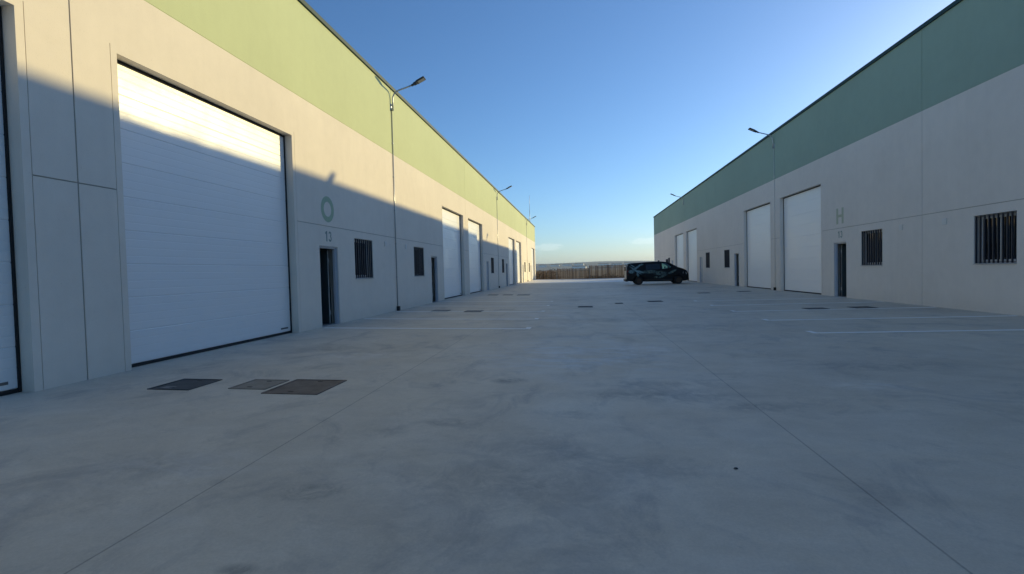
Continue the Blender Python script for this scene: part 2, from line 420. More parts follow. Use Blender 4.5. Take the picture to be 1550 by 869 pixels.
def building(S, y0, y1, depth, label, open_y, mats, vents, unseen_raised_block=None):
    sg = S['sg']; X0 = S['X0']; xb = X0 - sg * depth; b = S['base']
    root = thing('warehouse', label, 'warehouse', (0, 0, 0), group='rows of warehouse units along the yard')
    doors, pds, wins = layout(S, y0, y1)
    facade(S, y0, y1, doors, pds, wins, root, mats)
    # remaining walls
    for nm, a, c in (('rear_wall', (xb, y0), (xb + sg * .24, y1)), ('end_wall', (X0 - sg * (REV + .002), y0), (xb + sg * .242, y0 + .24)), ('end_wall', (X0 - sg * (REV + .002), y1 - .24), (xb + sg * .242, y1))):
        m = MB(); m.box((a[0], a[1], -.4 + b), (c[0], c[1], S['band'] + b)); m.box((a[0], a[1], S['band'] + b), (c[0], c[1], S['roof'] + b), 1)
        m.build(nm, mats[:2], root)
    m = MB(); zr = S['roof'] + b - .35
    xm = (X0 + xb) / 2
    m.quad([(X0 - sg * .25, y0 + .25, zr), (X0 - sg * .25, y1 - .25, zr), (xm, y1 - .25, zr + .3), (xm, y0 + .25, zr + .3)])
    m.quad([(xm, y0 + .25, zr + .3), (xm, y1 - .25, zr + .3), (xb + sg * .25, y1 - .25, zr), (xb + sg * .25, y0 + .25, zr)])
    if unseen_raised_block:
        ra, rb, rx0, rx1, rz = unseen_raised_block
        m.box((rx0, ra, zr - .02), (rx1, rb, rz))  # unseen roof block, added and sized to raise part of the cast shadow edge
    m.build('roof', M['roof'], root)
    m = MB(); m.box((X0 - sg * (REV + .01), y0 + .25, b - .3), (xb + sg * .25, y1 - .25, b + .008)); m.build('floor', M['floor_in'], root)
    # coping round the parapet: folded sheet in lengths
    m = MB(); zt = S['roof'] + b
    y = y0 - .05
    while y < y1 + .05:
        ye = min(y + 5.905, y1 + .05)
        m.box((X0 + sg * .055, y + .003, zt - .085), (X0 - sg * .32, ye - .003, zt + .03), 0, .006)
        y = ye
    for ya, yc in ((y0 - .05, y0 + .3), (y1 - .3, y1 + .05)):
        m.box((X0 - sg * .324, ya, zt - .085), (xb - sg * .05, yc, zt + .03))
    m.box((xb - sg * .052, y0 + .304, zt - .085), (xb + sg * .3, y1 - .304, zt + .03))
    m.build('coping', M['coping'], root)
    gd = make_garage_door(S['dt']); pdc = make_pdoor(S['pt'], 0); wn = make_window(S); vn = make_vent()
    rz = 0 if sg > 0 else math.pi
    used = set()
    def put(proto, y_lo, y_hi, z=0):
        o = proto if proto.name not in used else copy_tree(proto)
        used.add(proto.name); o.parent = root
        o.location = (X0, y_lo if sg > 0 else y_hi, b + z); o.rotation_euler.z = rz
        return o
    for a, c, s in doors: put(gd, a, c)
    opened = 0
    for a, c, s in pds:
        ang = None
        for yy, g in open_y:
            if abs(a - yy) < 1.2: ang = g
        if ang is None: put(pdc, a, c)
        else:
            o = make_pdoor_dir(S['pt'], ang, sg); o.parent = root; o.location = (X0, a, b)
    for a, c, s in wins: put(wn, a, c)
    for v in vents:
        o = put(vn, v[0], v[0], v[1])
    return root

def make_pdoor_dir(h, ang, sg):
    """open personnel door, hinged on its far jamb whichever side of the yard it is on; local y runs up the yard"""
    w = P1 - P0; f = MB(); xi, xo = -sg * (PREV - .02), -sg * (PREV - .09)
    f.box((xi, .002, 0), (xo, .055, h - .003)); f.box((xi, w - .055, 0), (xo, w - .002, h - .003)); f.box((xi, .056, h - .055), (xo, w - .056, h - .003))
    f.box((xo + sg * .001, .002, 0), (-sg * .02, .018, h - .003)); f.box((xo + sg * .001, w - .018, 0), (-sg * .02, w - .002, h - .003)); f.box((xo + sg * .001, .019, h - .019), (-sg * .02, w - .019, h - .003))
    fr = f.build('personnel_door', M['pframe'])
    lw = w - .13; l = MB(); l.box((-sg * .05, -lw, .012), (0, 0, h - .07), 0, .004)
    leaf = l.build('door_leaf', M['leaf_shaded'], fr); leaf.location = (xi - sg * .14, w - .075, 0)
    ed = MB(); ed.box((-sg * .052, .0005, .012), (sg * .002, .006, h - .07)); ed.box((-sg * .035, .0065, .25), (-sg * .005, .03, .37)); ed.box((-sg * .035, .0065, h - .42), (-sg * .005, .03, h - .30)); ed.build('leaf_edge', M['whitepl'], leaf)
    leaf.rotation_euler.z = R(-ang * sg)
    hd = MB(); q = sg
    hd.box((q * .0005, -lw + .05, .93), (q * .008, -lw + .10, 1.17), 0, .002)
    hd.tube([(q * .005, -lw + .075, 1.06), (q * .05, -lw + .075, 1.06), (q * .055, -lw + .20, 1.06)], .010, 8)
    hd.build('handle', M['galv'], leaf)
    th = MB(); th.box((-sg * PREV, .002, -.05), (-sg * .02, w - .002, .014)); th.build('threshold', M['alu'], fr)
    return fr

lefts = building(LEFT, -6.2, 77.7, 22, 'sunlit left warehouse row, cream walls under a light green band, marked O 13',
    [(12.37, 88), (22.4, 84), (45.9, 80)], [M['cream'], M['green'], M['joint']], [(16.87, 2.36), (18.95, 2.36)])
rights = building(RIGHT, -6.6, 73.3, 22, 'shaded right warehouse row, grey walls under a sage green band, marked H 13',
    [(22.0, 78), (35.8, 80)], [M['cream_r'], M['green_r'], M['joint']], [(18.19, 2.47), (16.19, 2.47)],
    unseen_raised_block=(-4.0, 53.0, 12.4, 20.0, 9.32))

# wall lettering, painted flush letters with a few mm of body
def lettering(S, root, ych, zch, yn, zn, big, hbig):
    sg = S['sg']; X = S['X0'] + sg * .0025
    m = MB()
    if big == 'O':
        n = 56; ro, ri, ax = hbig / 2, hbig / 2 - .145, 1.03
        for i in range(n):
            a, c = 2 * math.pi * i / n, 2 * math.pi * (i + 1) / n
            pt = lambda r, t_: (X, ych + r * ax * math.cos(t_), zch + r * math.sin(t_))
            m.quad([pt(ri, a), pt(ro, a), pt(ro, c), pt(ri, c)])
    else:
        w, st = .58, .155
        for ya, yc, za, zc in ((-w / 2, -w / 2 + st, -hbig / 2, hbig / 2), (w / 2 - st, w / 2, -hbig / 2, hbig / 2), (-w / 2 + st, w / 2 - st, -.05, .055)):
            m.quad([(X, ych + ya, zch + za), (X, ych + yc, zch + za), (X, ych + yc, zch + zc), (X, ych + ya, zch + zc)])
    m.build('letter_sign', M['letter'] if sg > 0 else M['letter_r'], root)
    m = MB(); dirn = sg                       # reading direction along +y on the left wall, -y on the right wall
    def ribbon(pts, wd):
        P_ = [Vector(p) for p in pts]; L_, R_ = [], []
        for q, p in enumerate(P_):
            d = (P_[min(q + 1, len(P_) - 1)] - P_[max(q - 1, 0)]).normalized(); nrm = Vector((-d.y, d.x)) * wd / 2
            L_.append(p + nrm); R_.append(p - nrm)
        W3 = lambda p: (X, yn + dirn * p.x, zn + p.y)
        for q in range(len(P_) - 1): m.quad([W3(L_[q]), W3(L_[q + 1]), W3(R_[q + 1]), W3(R_[q])])
    ribbon([(-.095, -.135), (-.095, .135)], .060)
    ribbon([(-.170, .070), (-.140, .084), (-.1235, .112)], .042)
    arc = lambda cx, cy, r_, a, b, n=12: [(cx + r_ * .95 * math.cos(R(a + (b - a) * q / n)), cy + r_ * math.sin(R(a + (b - a) * q / n))) for q in range(n + 1)]
    ribbon(arc(.085, .060, .054, 165, -75), .046)
    ribbon(arc(.085, -.052, .062, 75, -165), .048)
    m.build('number_sign', M['letter_n'], root)
lettering(LEFT, lefts, 12.86, 3.075, 12.86, 2.36, 'O', .68)
lettering(RIGHT, rights, 22.12, 3.20, 22.10, 2.465, 'H', .63)

# ------------------------------------------------------------------ wall lamps with conduit
def make_lamp(label, S, y, k, pipe=.014):
    sg = S['sg']; b = S['base']; X = S['X0']
    root = thing('wall_lamp', label, 'wall lamp', (X, y, b), 0, 'lamps on arms along the parapets')
    zs = S['roof'] / 8.024
    z = lambda v: v * zs
    m = MB(); m.box((0, -.06, z(7.18)), (sg * .012, .06, z(7.42)), 0, .003); m.box((sg * .012, -.03, z(7.2)), (sg * .06, .03, z(7.26))); m.box((sg * .012, -.03, z(7.34)), (sg * .06, .03, z(7.40)))
    m.build('bracket', M['galv'], root)
    pts = [(.07, 7.16), (.07, 7.55), (.085, 7.66), (.13, 7.76), (.21, 7.835), (.32, 7.88), (.62, 7.965), (.84, 8.03)]
    m = MB(); m.tube([(sg * x, 0, z(zz)) for x, zz in pts], .027, 12); m.build('arm', M['galv'], root)
    # luminaire: pivot, finned body, flat lens below
    ang = math.atan2(.20, .42)
    def T(): return Matrix.Translation((sg * .80, 0, z(8.02))) @ Matrix.Rotation(-ang if sg > 0 else ang, 4, 'Y')
    h = MB(); mt = T()
    h.box((sg * -.02, -.035, -.035), (sg * .10, .035, .03), 0, .008, mt)
    h.box((sg * .08, -.07, -.045), (sg * .20, .07, .035), 0, .012, mt)
    h.box((sg * .19, -.13, -.03), (sg * .53, .13, .022), 0, .014, mt)
    for i in range(7): h.box((sg * .22, -.105 + i * .033, .02), (sg * .50, -.099 + i * .033, .036), 0, 0, mt)
    hd = h.build('lamp_head', M['head'], root)
    l = MB(); l.box((sg * .25, -.105, -.034), (sg * .51, .105, -.0305), 0, 0, mt); l.build('lens', M['led'], hd)
    if not pipe: return root
    c = MB(); c.tube([(sg * .024, 0, z(7.2)), (sg * .024, 0, .16)], pipe, 12)
    for zz in (1.2, 2.4, 3.6, 4.8, 6.0): c.box((0, -.03, zz), (sg * .044, .03, zz + .03))
    cd = c.build('conduit', M['pipe'] if sg > 0 else M['pipe_r'], root)
    f = MB(); f.box((0, -.07, -.0), (sg * .10, .05, .16), 0, .006); f.build('conduit_foot', M['seal'], root)
    return root
make_lamp('nearest of three lamps on the left warehouse, largest against the sky', LEFT, 17.845, 0)
make_lamp('middle of three lamps on the left warehouse parapet', LEFT, 41.465, 1)
make_lamp('farthest small lamp on the left warehouse, beside the antenna mast', LEFT, 65.085, 2)
make_lamp('nearer lamp on the right warehouse, above the pier between two garage doors', RIGHT, 28.97, 3, .011)
make_lamp('farther lamp on the right warehouse parapet, above the parked van', RIGHT, 52.60, 4, 0)

# antenna mast at the far end of the left row
root = thing('antenna_mast', 'thin tall antenna mast on the far roof end of the left warehouse', 'antenna', (-7.2, 76.9, 8.05))
m = MB(); m.tube([(0, 0, -.4), (0, 0, 2.4)], .035, 8); m.tube([(0, 0, 2.4), (.02, 0, 4.6)], .02, 8); m.build('mast', M['galv'], root)
m = MB(); m.box((-.15, -.15, -.35), (.15, .15, -.27)); m.tube([(.35, 0, -.3), (0, 0, .9)], .014, 6); m.tube([(-.35, 0, -.3), (0, 0, .9)], .014, 6); m.build('mast_base', M['galv'], root)

# ------------------------------------------------------------------ ground
def sheet(name, xs, ys, zf, material):
    m = MB(); V = [[m.bm.verts.new((x, y, zf(x, y))) for y in ys] for x in xs]
    for i in range(len(xs) - 1):
        for k in range(len(ys) - 1):
            m.bm.faces.new((V[i][k], V[i + 1][k], V[i + 1][k + 1], V[i][k + 1]))
    return m.build(name, material)
yard = structure(sheet('yard_pavement', [-45, -6.56, -5, -3.5, -2.4, -1.3, 0, 1.0, 2.7, 4.5, 7, 10.38, 55], [-30, -5, 5, 15, 25, 40, 60, 78.9], lambda x, y: gz(x), M['yard']))
yard['label'] = 'pale grey concrete yard with saw-cut joints and stains'
M['sun_strip'] = mat('concrete_painted_sunlit', (.72, .68, .61), .5, spec=.8); t = NT(M['sun_strip']); t.color(t.mix(t.ramp(t.noise(.4, 6, .7), .3, .7), (.74, .70, .64), (.84, .80, .75)))
structure(sheet('sunlit_strip_sheet', [-45, -6.3, -3.5, -1.3, 1.0, 4.5, 10.2, 55], [56.4, 65, 78.8], lambda x, y: gz(x) + .005, M['sun_strip']))  # thin sheet added over the yard; the sunlit strip is painted into its colour
m = MB(); m.box((-45, 78.9, -.6), (55, 79.15, -.02)); k = structure(m.build('kerb', M['infill']))
gx = [-9000, -3000, -1000, -300, -60, 0, 60, 300, 1000, 3000, 9000]; gy = [-3000, -300, -60, 79, 100, 160, 300, 600, 1200, 2400, 6000, 12000]
structure(sheet('ground', gx, gy, lambda x, y: -.35 if y < 90 else -.6, M['earth']))

# far hills
random.seed(11)
def hills(name, y, h0, amp, dep, xr, seed, n=160):
    random.seed(seed); ph = [(random.uniform(0, 6.3), random.uniform(.7, 1.3)) for _ in range(7)]
    def ridge(x):
        return h0 + amp * sum(math.sin(x * f2 * (2 ** i) * .0011 + p) / (1.7 ** i) for i, (p, f2) in enumerate(ph))
    xs = [-xr + 2 * xr * i / n for i in range(n + 1)]; rows = [(y - dep, -.02), (y - dep * .6, .18), (y - dep * .3, .55), (y, 1.0), (y + dep * .5, .5), (y + dep, -.02)]
    m = MB(); V = []
    for x in xs:
        r = max(4, ridge(x)); V.append([m.bm.verts.new((x, yy + 60 * math.sin(x * .004 + yy), -1 + r * fz * (1 + .10 * math.sin(x * .013 + yy)) if 0 < fz < 1 else -1 + r * fz)) for yy, fz in rows])
    for i in range(n):
        for k in range(len(rows) - 1):
            f = m.bm.faces.new((V[i][k], V[i + 1][k], V[i + 1][k + 1], V[i][k + 1])); f.smooth = True
    return structure(m.build(name, M['hill']))
hills('hills', 3600, 46, 3.0, 1500, 6000, 3)
hills('hills', 5600, 74, 7, 1200, 9000, 8)

# ------------------------------------------------------------------ parking lines
for i, y in enumerate((12.25, 14.70, 17.42, 20.2, 23.05)):
    m = MB(); wd = .08; xs = [-6.45, -5, -3.5, -2.4, -1.32]
    for a, c in zip(xs, xs[1:]):
        m.quad([(a, y - wd, gz(a) + .004), (c, y - wd, gz(c) + .004), (c, y + wd, gz(c) + .004), (a, y + wd, gz(a) + .004)])
    m.quad([(-1.319, y - .05, gz(-1.3) + .004), (-1.20, y - .05, gz(-1.2) + .004), (-1.20, y + .35, gz(-1.2) + .004), (-1.319, y + .35, gz(-1.3) + .004)])
    structure(m.build('parking_line', M['linepaint']))
for i, y in enumerate((11.0, 13.62, 16.42, 19.0, 21.6)):
    m = MB(); wd = .075; xs = [4.75, 6, 7, 8.5, 10.3]
    for a, c in zip(xs, xs[1:]):
        m.quad([(a, y - wd, gz(a) + .004), (c, y - wd, gz(c) + .004), (c, y + wd, gz(c) + .004), (a, y + wd, gz(a) + .004)])
    m.quad([(4.63, y - .05, gz(4.63) + .004), (4.749, y - .05, gz(4.75) + .004), (4.749, y + .35, gz(4.75) + .004), (4.63, y + .35, gz(4.63) + .004)])
    structure(m.build('parking_line', M['linepaint']))
for (a, c, y) in ((-2.9, .5, 41.2), (2.6, 4.6, 41.9), (-6.3, -2.9, 44.5)):
    m = MB(); n = 5
    for i in range(n):
        xa, xc = a + (c - a) * i / n, a + (c - a) * (i + 1) / n
        m.quad([(xa, y - .07, gz(xa) + .006), (xc, y - .07, gz(xc) + .006), (xc, y + .07, gz(xc) + .006), (xa, y + .07, gz(xa) + .006)])
    structure(m.build('parking_line', M['linepaint']))

# ------------------------------------------------------------------ ground covers
def slope(x): return math.atan((gz(x + .3) - gz(x - .3)) / .6)
def cover(name, label, x0, x1, y0, y1, kind, group=None, rz=0):
    cx, cy = (x0 + x1) / 2, (y0 + y1) / 2; w, l = (x1 - x0) / 2, (y1 - y0) / 2
    cat = 'drain cover' if 'drain' in name else 'access cover'
    root = thing(name, label, cat, (cx, cy, gz(cx)), rz, group); root.rotation_euler.y = -slope(cx)
    fw = .03; fr = MB()
    for a, c in (((-w, -l), (w, -l + fw)), ((-w, l - fw), (w, l)), ((-w, -l + fw), (-w + fw, l - fw)), ((w - fw, -l + fw), (w, l - fw))):
        fr.box((a[0], a[1], -.05), (c[0], c[1], .010), 0, .002)
    fr.build('frame', {'rust': M['rust'], 'sand': M['rust2']}.get(kind, M['iron']), root)
    lid = MB()
    if kind == 'grate':
        n = 9
        for i in range(n):
            yy = -l + fw + .01 + (2 * l - 2 * fw - .02) * i / (n - 1)
            lid.box((-w + fw, yy - .012, -.04), (w - fw, yy + .012, .006))
        lid.build('grating', M['iron'], root)
        b = MB(); b.box((-w + fw, -l + fw, -.06), (w - fw, l - fw, -.045)); b.build('sump', M['seal'], root)
    else:
        mm = {'iron': M['iron'], 'rust': M['rust'], 'sand': M['rust2'], 'fill': M['infill']}[kind]
        lid.box((-w + fw + .006, -l + fw + .006, -.04), (w - fw - .006, l - fw - .006, .006), 0, .002)
        L = lid.build('lid', mm, root)
        kh = MB()
        for s in (-1, 1): kh.box((s * w * .1 - .03, s * (l - fw - .07) - .012, .0065), (s * w * .1 + .03, s * (l - fw - .07) + .012, .009))
        if kind == 'iron':
            kh.build('lifting_slot', M['seal'], L)
            p = MB(); p.box((-w * .55, -l * .82, .0066), (-w * .02, -l * .45, .0085)); p.build('dust_patch', M['infill'], L)
        else: kh.build('lifting_slot', M['seal'], L)
    return root
cover('access_cover', 'dark cast iron cover in the concrete, leftmost in the foreground', -5.28, -4.72, 5.60, 6.20, 'iron')
cover('access_cover', 'smaller sandy square cover in the foreground between the dark and brown covers', -4.29, -3.80, 5.72, 6.25, 'sand')
cover('access_cover', 'large brown steel cover, rightmost of the three in the foreground', -3.73, -3.03, 5.53, 6.30, 'rust')
cover('access_cover', 'left one of the two dark framed covers beyond the third left parking line', -5.22, -4.62, 17.42 + .07, 18.09, 'fill')
cover('access_cover', 'right one of the two dark framed covers on the third left parking line', -3.99, -3.39, 17.27, 17.90, 'fill')
cover('access_cover', 'first of three thin dark covers far off beside the left row', -5.3, -4.72, 29.1, 29.75, 'iron')
cover('access_cover', 'middle one of three thin dark covers far off beside the left row', -4.4, -3.85, 29.1, 29.75, 'iron')
cover('access_cover', 'last of three thin dark covers far off beside the left row', -3.56, -2.85, 28.9, 29.65, 'iron')
cover('drain_grate', 'nearest of three small drain grates along the middle of the yard', -.08, .48, 19.3, 19.85, 'grate')
cover('drain_grate', 'middle black one of three small drain grates in mid yard', 1.42, 1.74, 21.1, 21.6, 'grate')
cover('drain_grate', 'farthest of three small drain grates in mid yard', 2.82, 3.42, 21.8, 22.4, 'grate')
cover('access_cover', 'left one of two dark framed covers beside the right row parking lines', 6.88, 7.50, 16.60, 17.1, 'iron')
cover('access_cover', 'right one of two dark framed covers beside the right row parking lines', 8.25, 8.85, 16.60, 17.2, 'iron')
cover('access_cover', 'small dark cover in front of the far right garage door pair, on the left', 6.17, 6.76, 27.8, 28.3, 'iron')
cover('access_cover', 'small dark cover in front of the far right garage door pair, on the right', 8.38, 8.97, 28.4, 29.0, 'iron')
# the dark stone lying on the slab
m = MB(); bmesh.ops.create_icosphere(m.bm, subdivisions=2, radius=.0105)
for v in m.bm.verts: v.co = Vector((v.co.x * 1.5, v.co.y * .9, v.co.z * .5)) * (1 + .2 * math.sin(v.co.x * 300 + v.co.y * 170))
o = m.build('pebble', M['iron'], None, (1.05, 3.70, gz(1.05) + .006)); tag(o, 'tiny dark pebble lying alone on the concrete in the right foreground', 'pebble')

# ------------------------------------------------------------------ fence at the end of the yard
def fence(x0, x1, y, zb, h, label, seed):
    random.seed(seed); root = thing('slat_fence', label, 'fence', (x0, y, zb), 0, 'fence sections across the far end of the yard')
    L = x1 - x0; s = MB(); x = .06
    while x < L - .05:
        wd = random.uniform(.085, .11); hh = h + random.uniform(-.05, .05)
        s.box((x, -.03, .05), (x + wd, -.005, hh)); x += wd + random.choice((.03, .035, .05, .08))
    s.build('slats', M['slat'], root)
    r = MB(); r.box((0, 0, .35), (L, .04, .40)); r.box((0, 0, h - .40), (L, .04, h - .35)); r.build('rail', M['conduit'], root)
    n = max(2, int(L / 2.6))
    for i in range(n + 1):
        p = MB(); xx = .03 + (L - .06) * i / n; p.box((xx - .03, .041, -.5), (xx + .03, .10, h + .02)); p.build('post', M['conduit'], root)
    return root
fence(-21, -3.45, 79.3, -.1, 1.45, 'lower brown slat fence section beside the far corner of the left warehouse', 1)
fence(-3.40, 1.45, 79.3, -.12, 1.68, 'middle section of brown slat fence at the end of the yard', 2)
fence(1.50, 24, 79.3, -.12, 2.05, 'taller brown slat fence section running behind the parked van', 3)

def shrub(loc, w, h, label, seed):
    random.seed(seed); root = thing('shrub', label, 'shrub', loc, 0, 'scrub beyond the fence')
    st = MB()
    for i in range(9):
        a = random.uniform(0, 6.28); st.tube([(0, 0, -.2), (w * .25 * math.cos(a), w * .25 * math.sin(a), h * .5), (w * .4 * math.cos(a), w * .4 * math.sin(a), h * .8)], [.03, .02, .008], 5)
    st.build('stems', M['twig'], root)
    lf = MB()
    for i in range(700):
        a = random.uniform(0, 6.28); r = math.sqrt(random.random()) * w * .5; zz = random.uniform(.05, 1) * h * (1 - .5 * (r / (w * .5)) ** 2) * random.uniform(.75, 1.05)
        c = Vector((r * math.cos(a), r * math.sin(a), zz)); u = Vector([random.gauss(0, 1) for _ in range(3)]).normalized() * .09; v = u.cross(Vector([random.gauss(0, 1) for _ in range(3)])).normalized() * .06
        lf.quad([c - u, c + v, c + u, c - v])
    lf.build('foliage', M['leaf'], root)
    return root
shrub((-6.3, 85, -.6), 2.4, 2.3, 'dark low shrub beyond the fence next to the left warehouse corner', 1)
shrub((-4.6, 86, -.6), 2.8, 2.45, 'second dark shrub beyond the fence, right of the corner shrub', 2)
for i, (x, y, w_, h_, lb) in enumerate(((2.2, 82, 3.2, 1.2, 'low grey green shrub behind the fence, left of the van'), (4.9, 82.5, 3.4, 1.35, 'low grey green shrub behind the fence at the rear of the van'), (7.8, 83, 3.0, 1.3, 'low shrub behind the fence, hidden mostly by the van'))):
    shrub((x, y, -.6), w_, h_, lb, 10 + i)

# far town on the slope
random.seed(5)
def house(x, y, z, w, d, h, label):
    root = thing('house', label, 'house', (x, y, z), random.uniform(-.4, .4), 'far houses on the plain below the hills')
    m = MB(); m.box((-w / 2, -d / 2, -2), (w / 2, d / 2, h)); m.build('wall', M['hwall'], root)
    m = MB(); e = .4
    a = [(-w / 2 - e, -d / 2 - e, h), (w / 2 + e, -d / 2 - e, h), (w / 2 + e, 0, h + d * .22), (-w / 2 - e, 0, h + d * .22)]; b = [(w / 2 + e, d / 2 + e, h), (-w / 2 - e, d / 2 + e, h)]
    m.quad(a); m.quad([a[3], a[2], b[0], b[1]]); m.quad([a[0], a[3], b[1]] ) if False else None
    m.quad([a[0], a[1], b[0], b[1]]); m.build('roof', M['hroof'], root)
hill_obj = [o for o in C.objects if o.name.startswith('hills')][0]
for i in range(26):
    y = random.uniform(2900, 3330); fx = random.uniform(-.095, .10)
    x = fx * y; best = min(hill_obj.data.vertices, key=lambda v: (v.co.x - x) ** 2 + (v.co.y - y) ** 2)
    bx, by, bz = best.co
    house(bx, by, bz - .5, random.uniform(25, 75), random.uniform(14, 22), random.uniform(7, 12), 'tiny pale house far away on the hillside beyond the fence')

# ------------------------------------------------------------------ van (local x forward, near side -y)
M['van'] = mat('black_van_wrap', (.01, .012, .014), .45, spec=.22); t = NT(M['van'])
sp = t.n('ShaderNodeSeparateXYZ'); t.link(t.co.outputs['Object'], sp.inputs[0]); VX, VZ = sp.outputs['X'], sp.outputs['Z']
def ell(cx, cz, rx, rz, rot=0.0):
    c, s_ = math.cos(rot), math.sin(rot)
    dx = t.math('SUBTRACT', VX, cx); dz = t.math('SUBTRACT', VZ, cz)
    a = t.math('DIVIDE', t.math('ADD', t.math('MULTIPLY', dx, c), t.math('MULTIPLY', dz, s_)), rx)
    b = t.math('DIVIDE', t.math('SUBTRACT', t.math('MULTIPLY', dz, c), t.math('MULTIPLY', dx, s_)), rz)
    return t.ramp(t.math('ADD', t.math('MULTIPLY', a, a), t.math('MULTIPLY', b, b)), .3, 1.15, 1, 0)
nz = t.ramp(t.noise(4.5, 5, .7, None, 2.0), .40, .58)
strokes = None
for e in ((.85, 1.45, .62, .085, .62), (.75, 1.22, .62, .085, -.62), (.42, 1.12, .26, .16, 0), (1.10, 1.10, .42, .10, -.25), (.55, 1.58, .30, .04, -.6), (.95, .78, .10, .28, .3), (1.2, 1.66, .26, .05, .25)):
    v = ell(*e); strokes = v if strokes is None else t.math('MAXIMUM', strokes, v)
strokes = t.math('MULTIPLY', strokes, t.ramp(nz, 0, 1, .35, 1.0))
mid = None
for e in ((1.9, 1.08, .62, .16, .0), (2.75, .95, .55, .20, -.05), (2.95, .68, .42, .10, .35), (3.75, 1.05, .40, .10, .45), (2.4, .62, .16, .10, 0), (3.5, .92, .16, .08, 0)):
    v = ell(*e); mid = v if mid is None else t.math('MAXIMUM', mid, v)
mid = t.math('MULTIPLY', mid, nz)
c = t.mix(strokes, (.006, .007, .009), (.21, .36, .40))
c = t.mix(mid, c, (.12, .20, .20))
c = t.mix(t.math('MULTIPLY', mid, t.ramp(t.noise(9, 3), .60, .66)), c, (.25, .22, .10))
t.color(c)
M['tyre'] = mat('tyre_rubber', (.015, .015, .016), .85)
M['rim'] = mat('dark_bronze_rim', (.055, .035, .026), .4, .5)
M['vtrim'] = mat('black_van_trim', (.014, .014, .015), .6)
M['tail'] = mat('red_tail_lamp', (.25, .02, .015), .25)
M['vrear'] = mat('rear_door_painted_reflection', (.36, .34, .33), .35)  # reflection on the van's rear painted in as a pale base colour
M['vglass'] = mat('van_tinted_glass', (.006, .007, .008), .04)
M['vclear'] = mat('van_clear_glass', (.55, .80, .70), .02); M['vclear'].node_tree.nodes['Principled BSDF'].inputs['Transmission Weight'].default_value = 1
M['plate'] = mat('number_plate', (.6, .6, .58), .5)
M['hl'] = mat('headlamp_lens', (.30, .32, .33), .12)

van = thing('van', 'black van with a teal graphic wrap parked across the far end', 'van', (3.93, 44.98, gz(6.5) - .004))
# side outline: x -> (underside z, roof / bonnet z)
top = [(0.0, .95), (.05, 1.35), (.12, 1.74), (.24, 1.82), (.6, 1.85), (1.2, 1.885), (2.0, 1.92), (2.8, 1.93), (3.15, 1.90), (3.45, 1.83), (3.75, 1.69), (4.05, 1.50), (4.18, 1.44), (4.45, 1.36), (4.72, 1.26), (4.88, 1.16), (4.98, 1.04), (5.05, .88), (5.08, .72)]
bot = [(0, .42), (.06, .34), (.5, .30), (1.5, .26), (4.4, .26), (4.8, .27), (5.0, .33), (5.08, .42)]
def ip(T_, x):
    if x <= T_[0][0]: return T_[0][1]
    for (a, za), (b, zb) in zip(T_, T_[1:]):
        if x <= b: return za + (zb - za) * (x - a) / (b - a)
    return T_[-1][1]
def hw(x, z):
    w = .955
    if x < .25: w -= .05 * (1 - x / .25) ** 2
    if x > 4.2: w -= .20 * ((x - 4.2) / .88) ** 3
    if z > 1.08: w -= .19 * ((z - 1.08) / .85) ** 1.25
    if z < .5: w -= .04 * (.5 - z) / .25
    return w
m = MB(); xs = [.0, .03, .08, .16, .26, .5, .9, 1.3, 1.8, 2.3, 2.8, 3.1, 3.35, 3.6, 3.85, 4.05, 4.2, 4.35, 4.5, 4.65, 4.78, 4.88, 4.96, 5.02, 5.06, 5.08]
rings = []
for x in xs:
    zb, zt = ip(bot, x), ip(top, x); H = zt - zb; half = []
    for fz in (0, .06, .2, .36, .5, .62, .74, .86, .94):
        z = zb + H * fz; half.append((hw(x, z), z))
    wt = hw(x, zb + H * .94)
    half += [(wt * .93, zb + H * .985), (wt * .7, zt - .002), (wt * .35, zt + .004)]
    ring = [(x, -w, z) for w, z in half] + [(x, w, z) for w, z in reversed(half)]
    rings.append([m.bm.verts.new(p) for p in ring])
for a, b in zip(rings, rings[1:]):
    n = len(a)
    for i in range(n):
        f = m.bm.faces.new((a[i], a[(i + 1) % n], b[(i + 1) % n], b[i])); f.smooth = True
m.bm.faces.new(rings[0]); m.bm.faces.new(list(reversed(rings[-1])))
body = m.build('body', M['van'], van)
# cut the wheel arches and the cab side windows through the shell
def cutter(mb):
    o = mb.build('cut', M['vtrim']); return o
WR, WF = 1.02, 4.22
cuts = []
for wx in (WR, WF):
    for s in (-1, 1):
        c_ = MB(); c_.tube([(wx, s * .62, .335), (wx, s * 1.1, .335)], .405, 28); cuts.append(cutter(c_))
c_ = MB(); pr = [(2.93, 1.30), (2.90, 1.76), (3.22, 1.76), (3.42, 1.66), (3.66, 1.48), (3.60, 1.36), (3.20, 1.30)]
v0 = [c_.bm.verts.new((x, -1.2, z)) for x, z in pr]; v1 = [c_.bm.verts.new((x, 1.2, z)) for x, z in pr]
c_.bm.faces.new(v0); c_.bm.faces.new(list(reversed(v1)))
for i in range(len(pr)): c_.bm.faces.new((v0[i], v0[(i + 1) % len(pr)], v1[(i + 1) % len(pr)], v1[i]))
cuts.append(cutter(c_))
for c_ in cuts:
    c_.parent = van; md = body.modifiers.new('b', 'BOOLEAN'); md.operation = 'DIFFERENCE'; md.object = c_; md.solver = 'EXACT'
bpy.context.view_layer.update(); dg = bpy.context.evaluated_depsgraph_get(); me = bpy.data.meshes.new_from_object(body.evaluated_get(dg)); body.modifiers.clear(); body.data = me; me.name = 'body'
for c_ in cuts: bpy.data.objects.remove(c_)
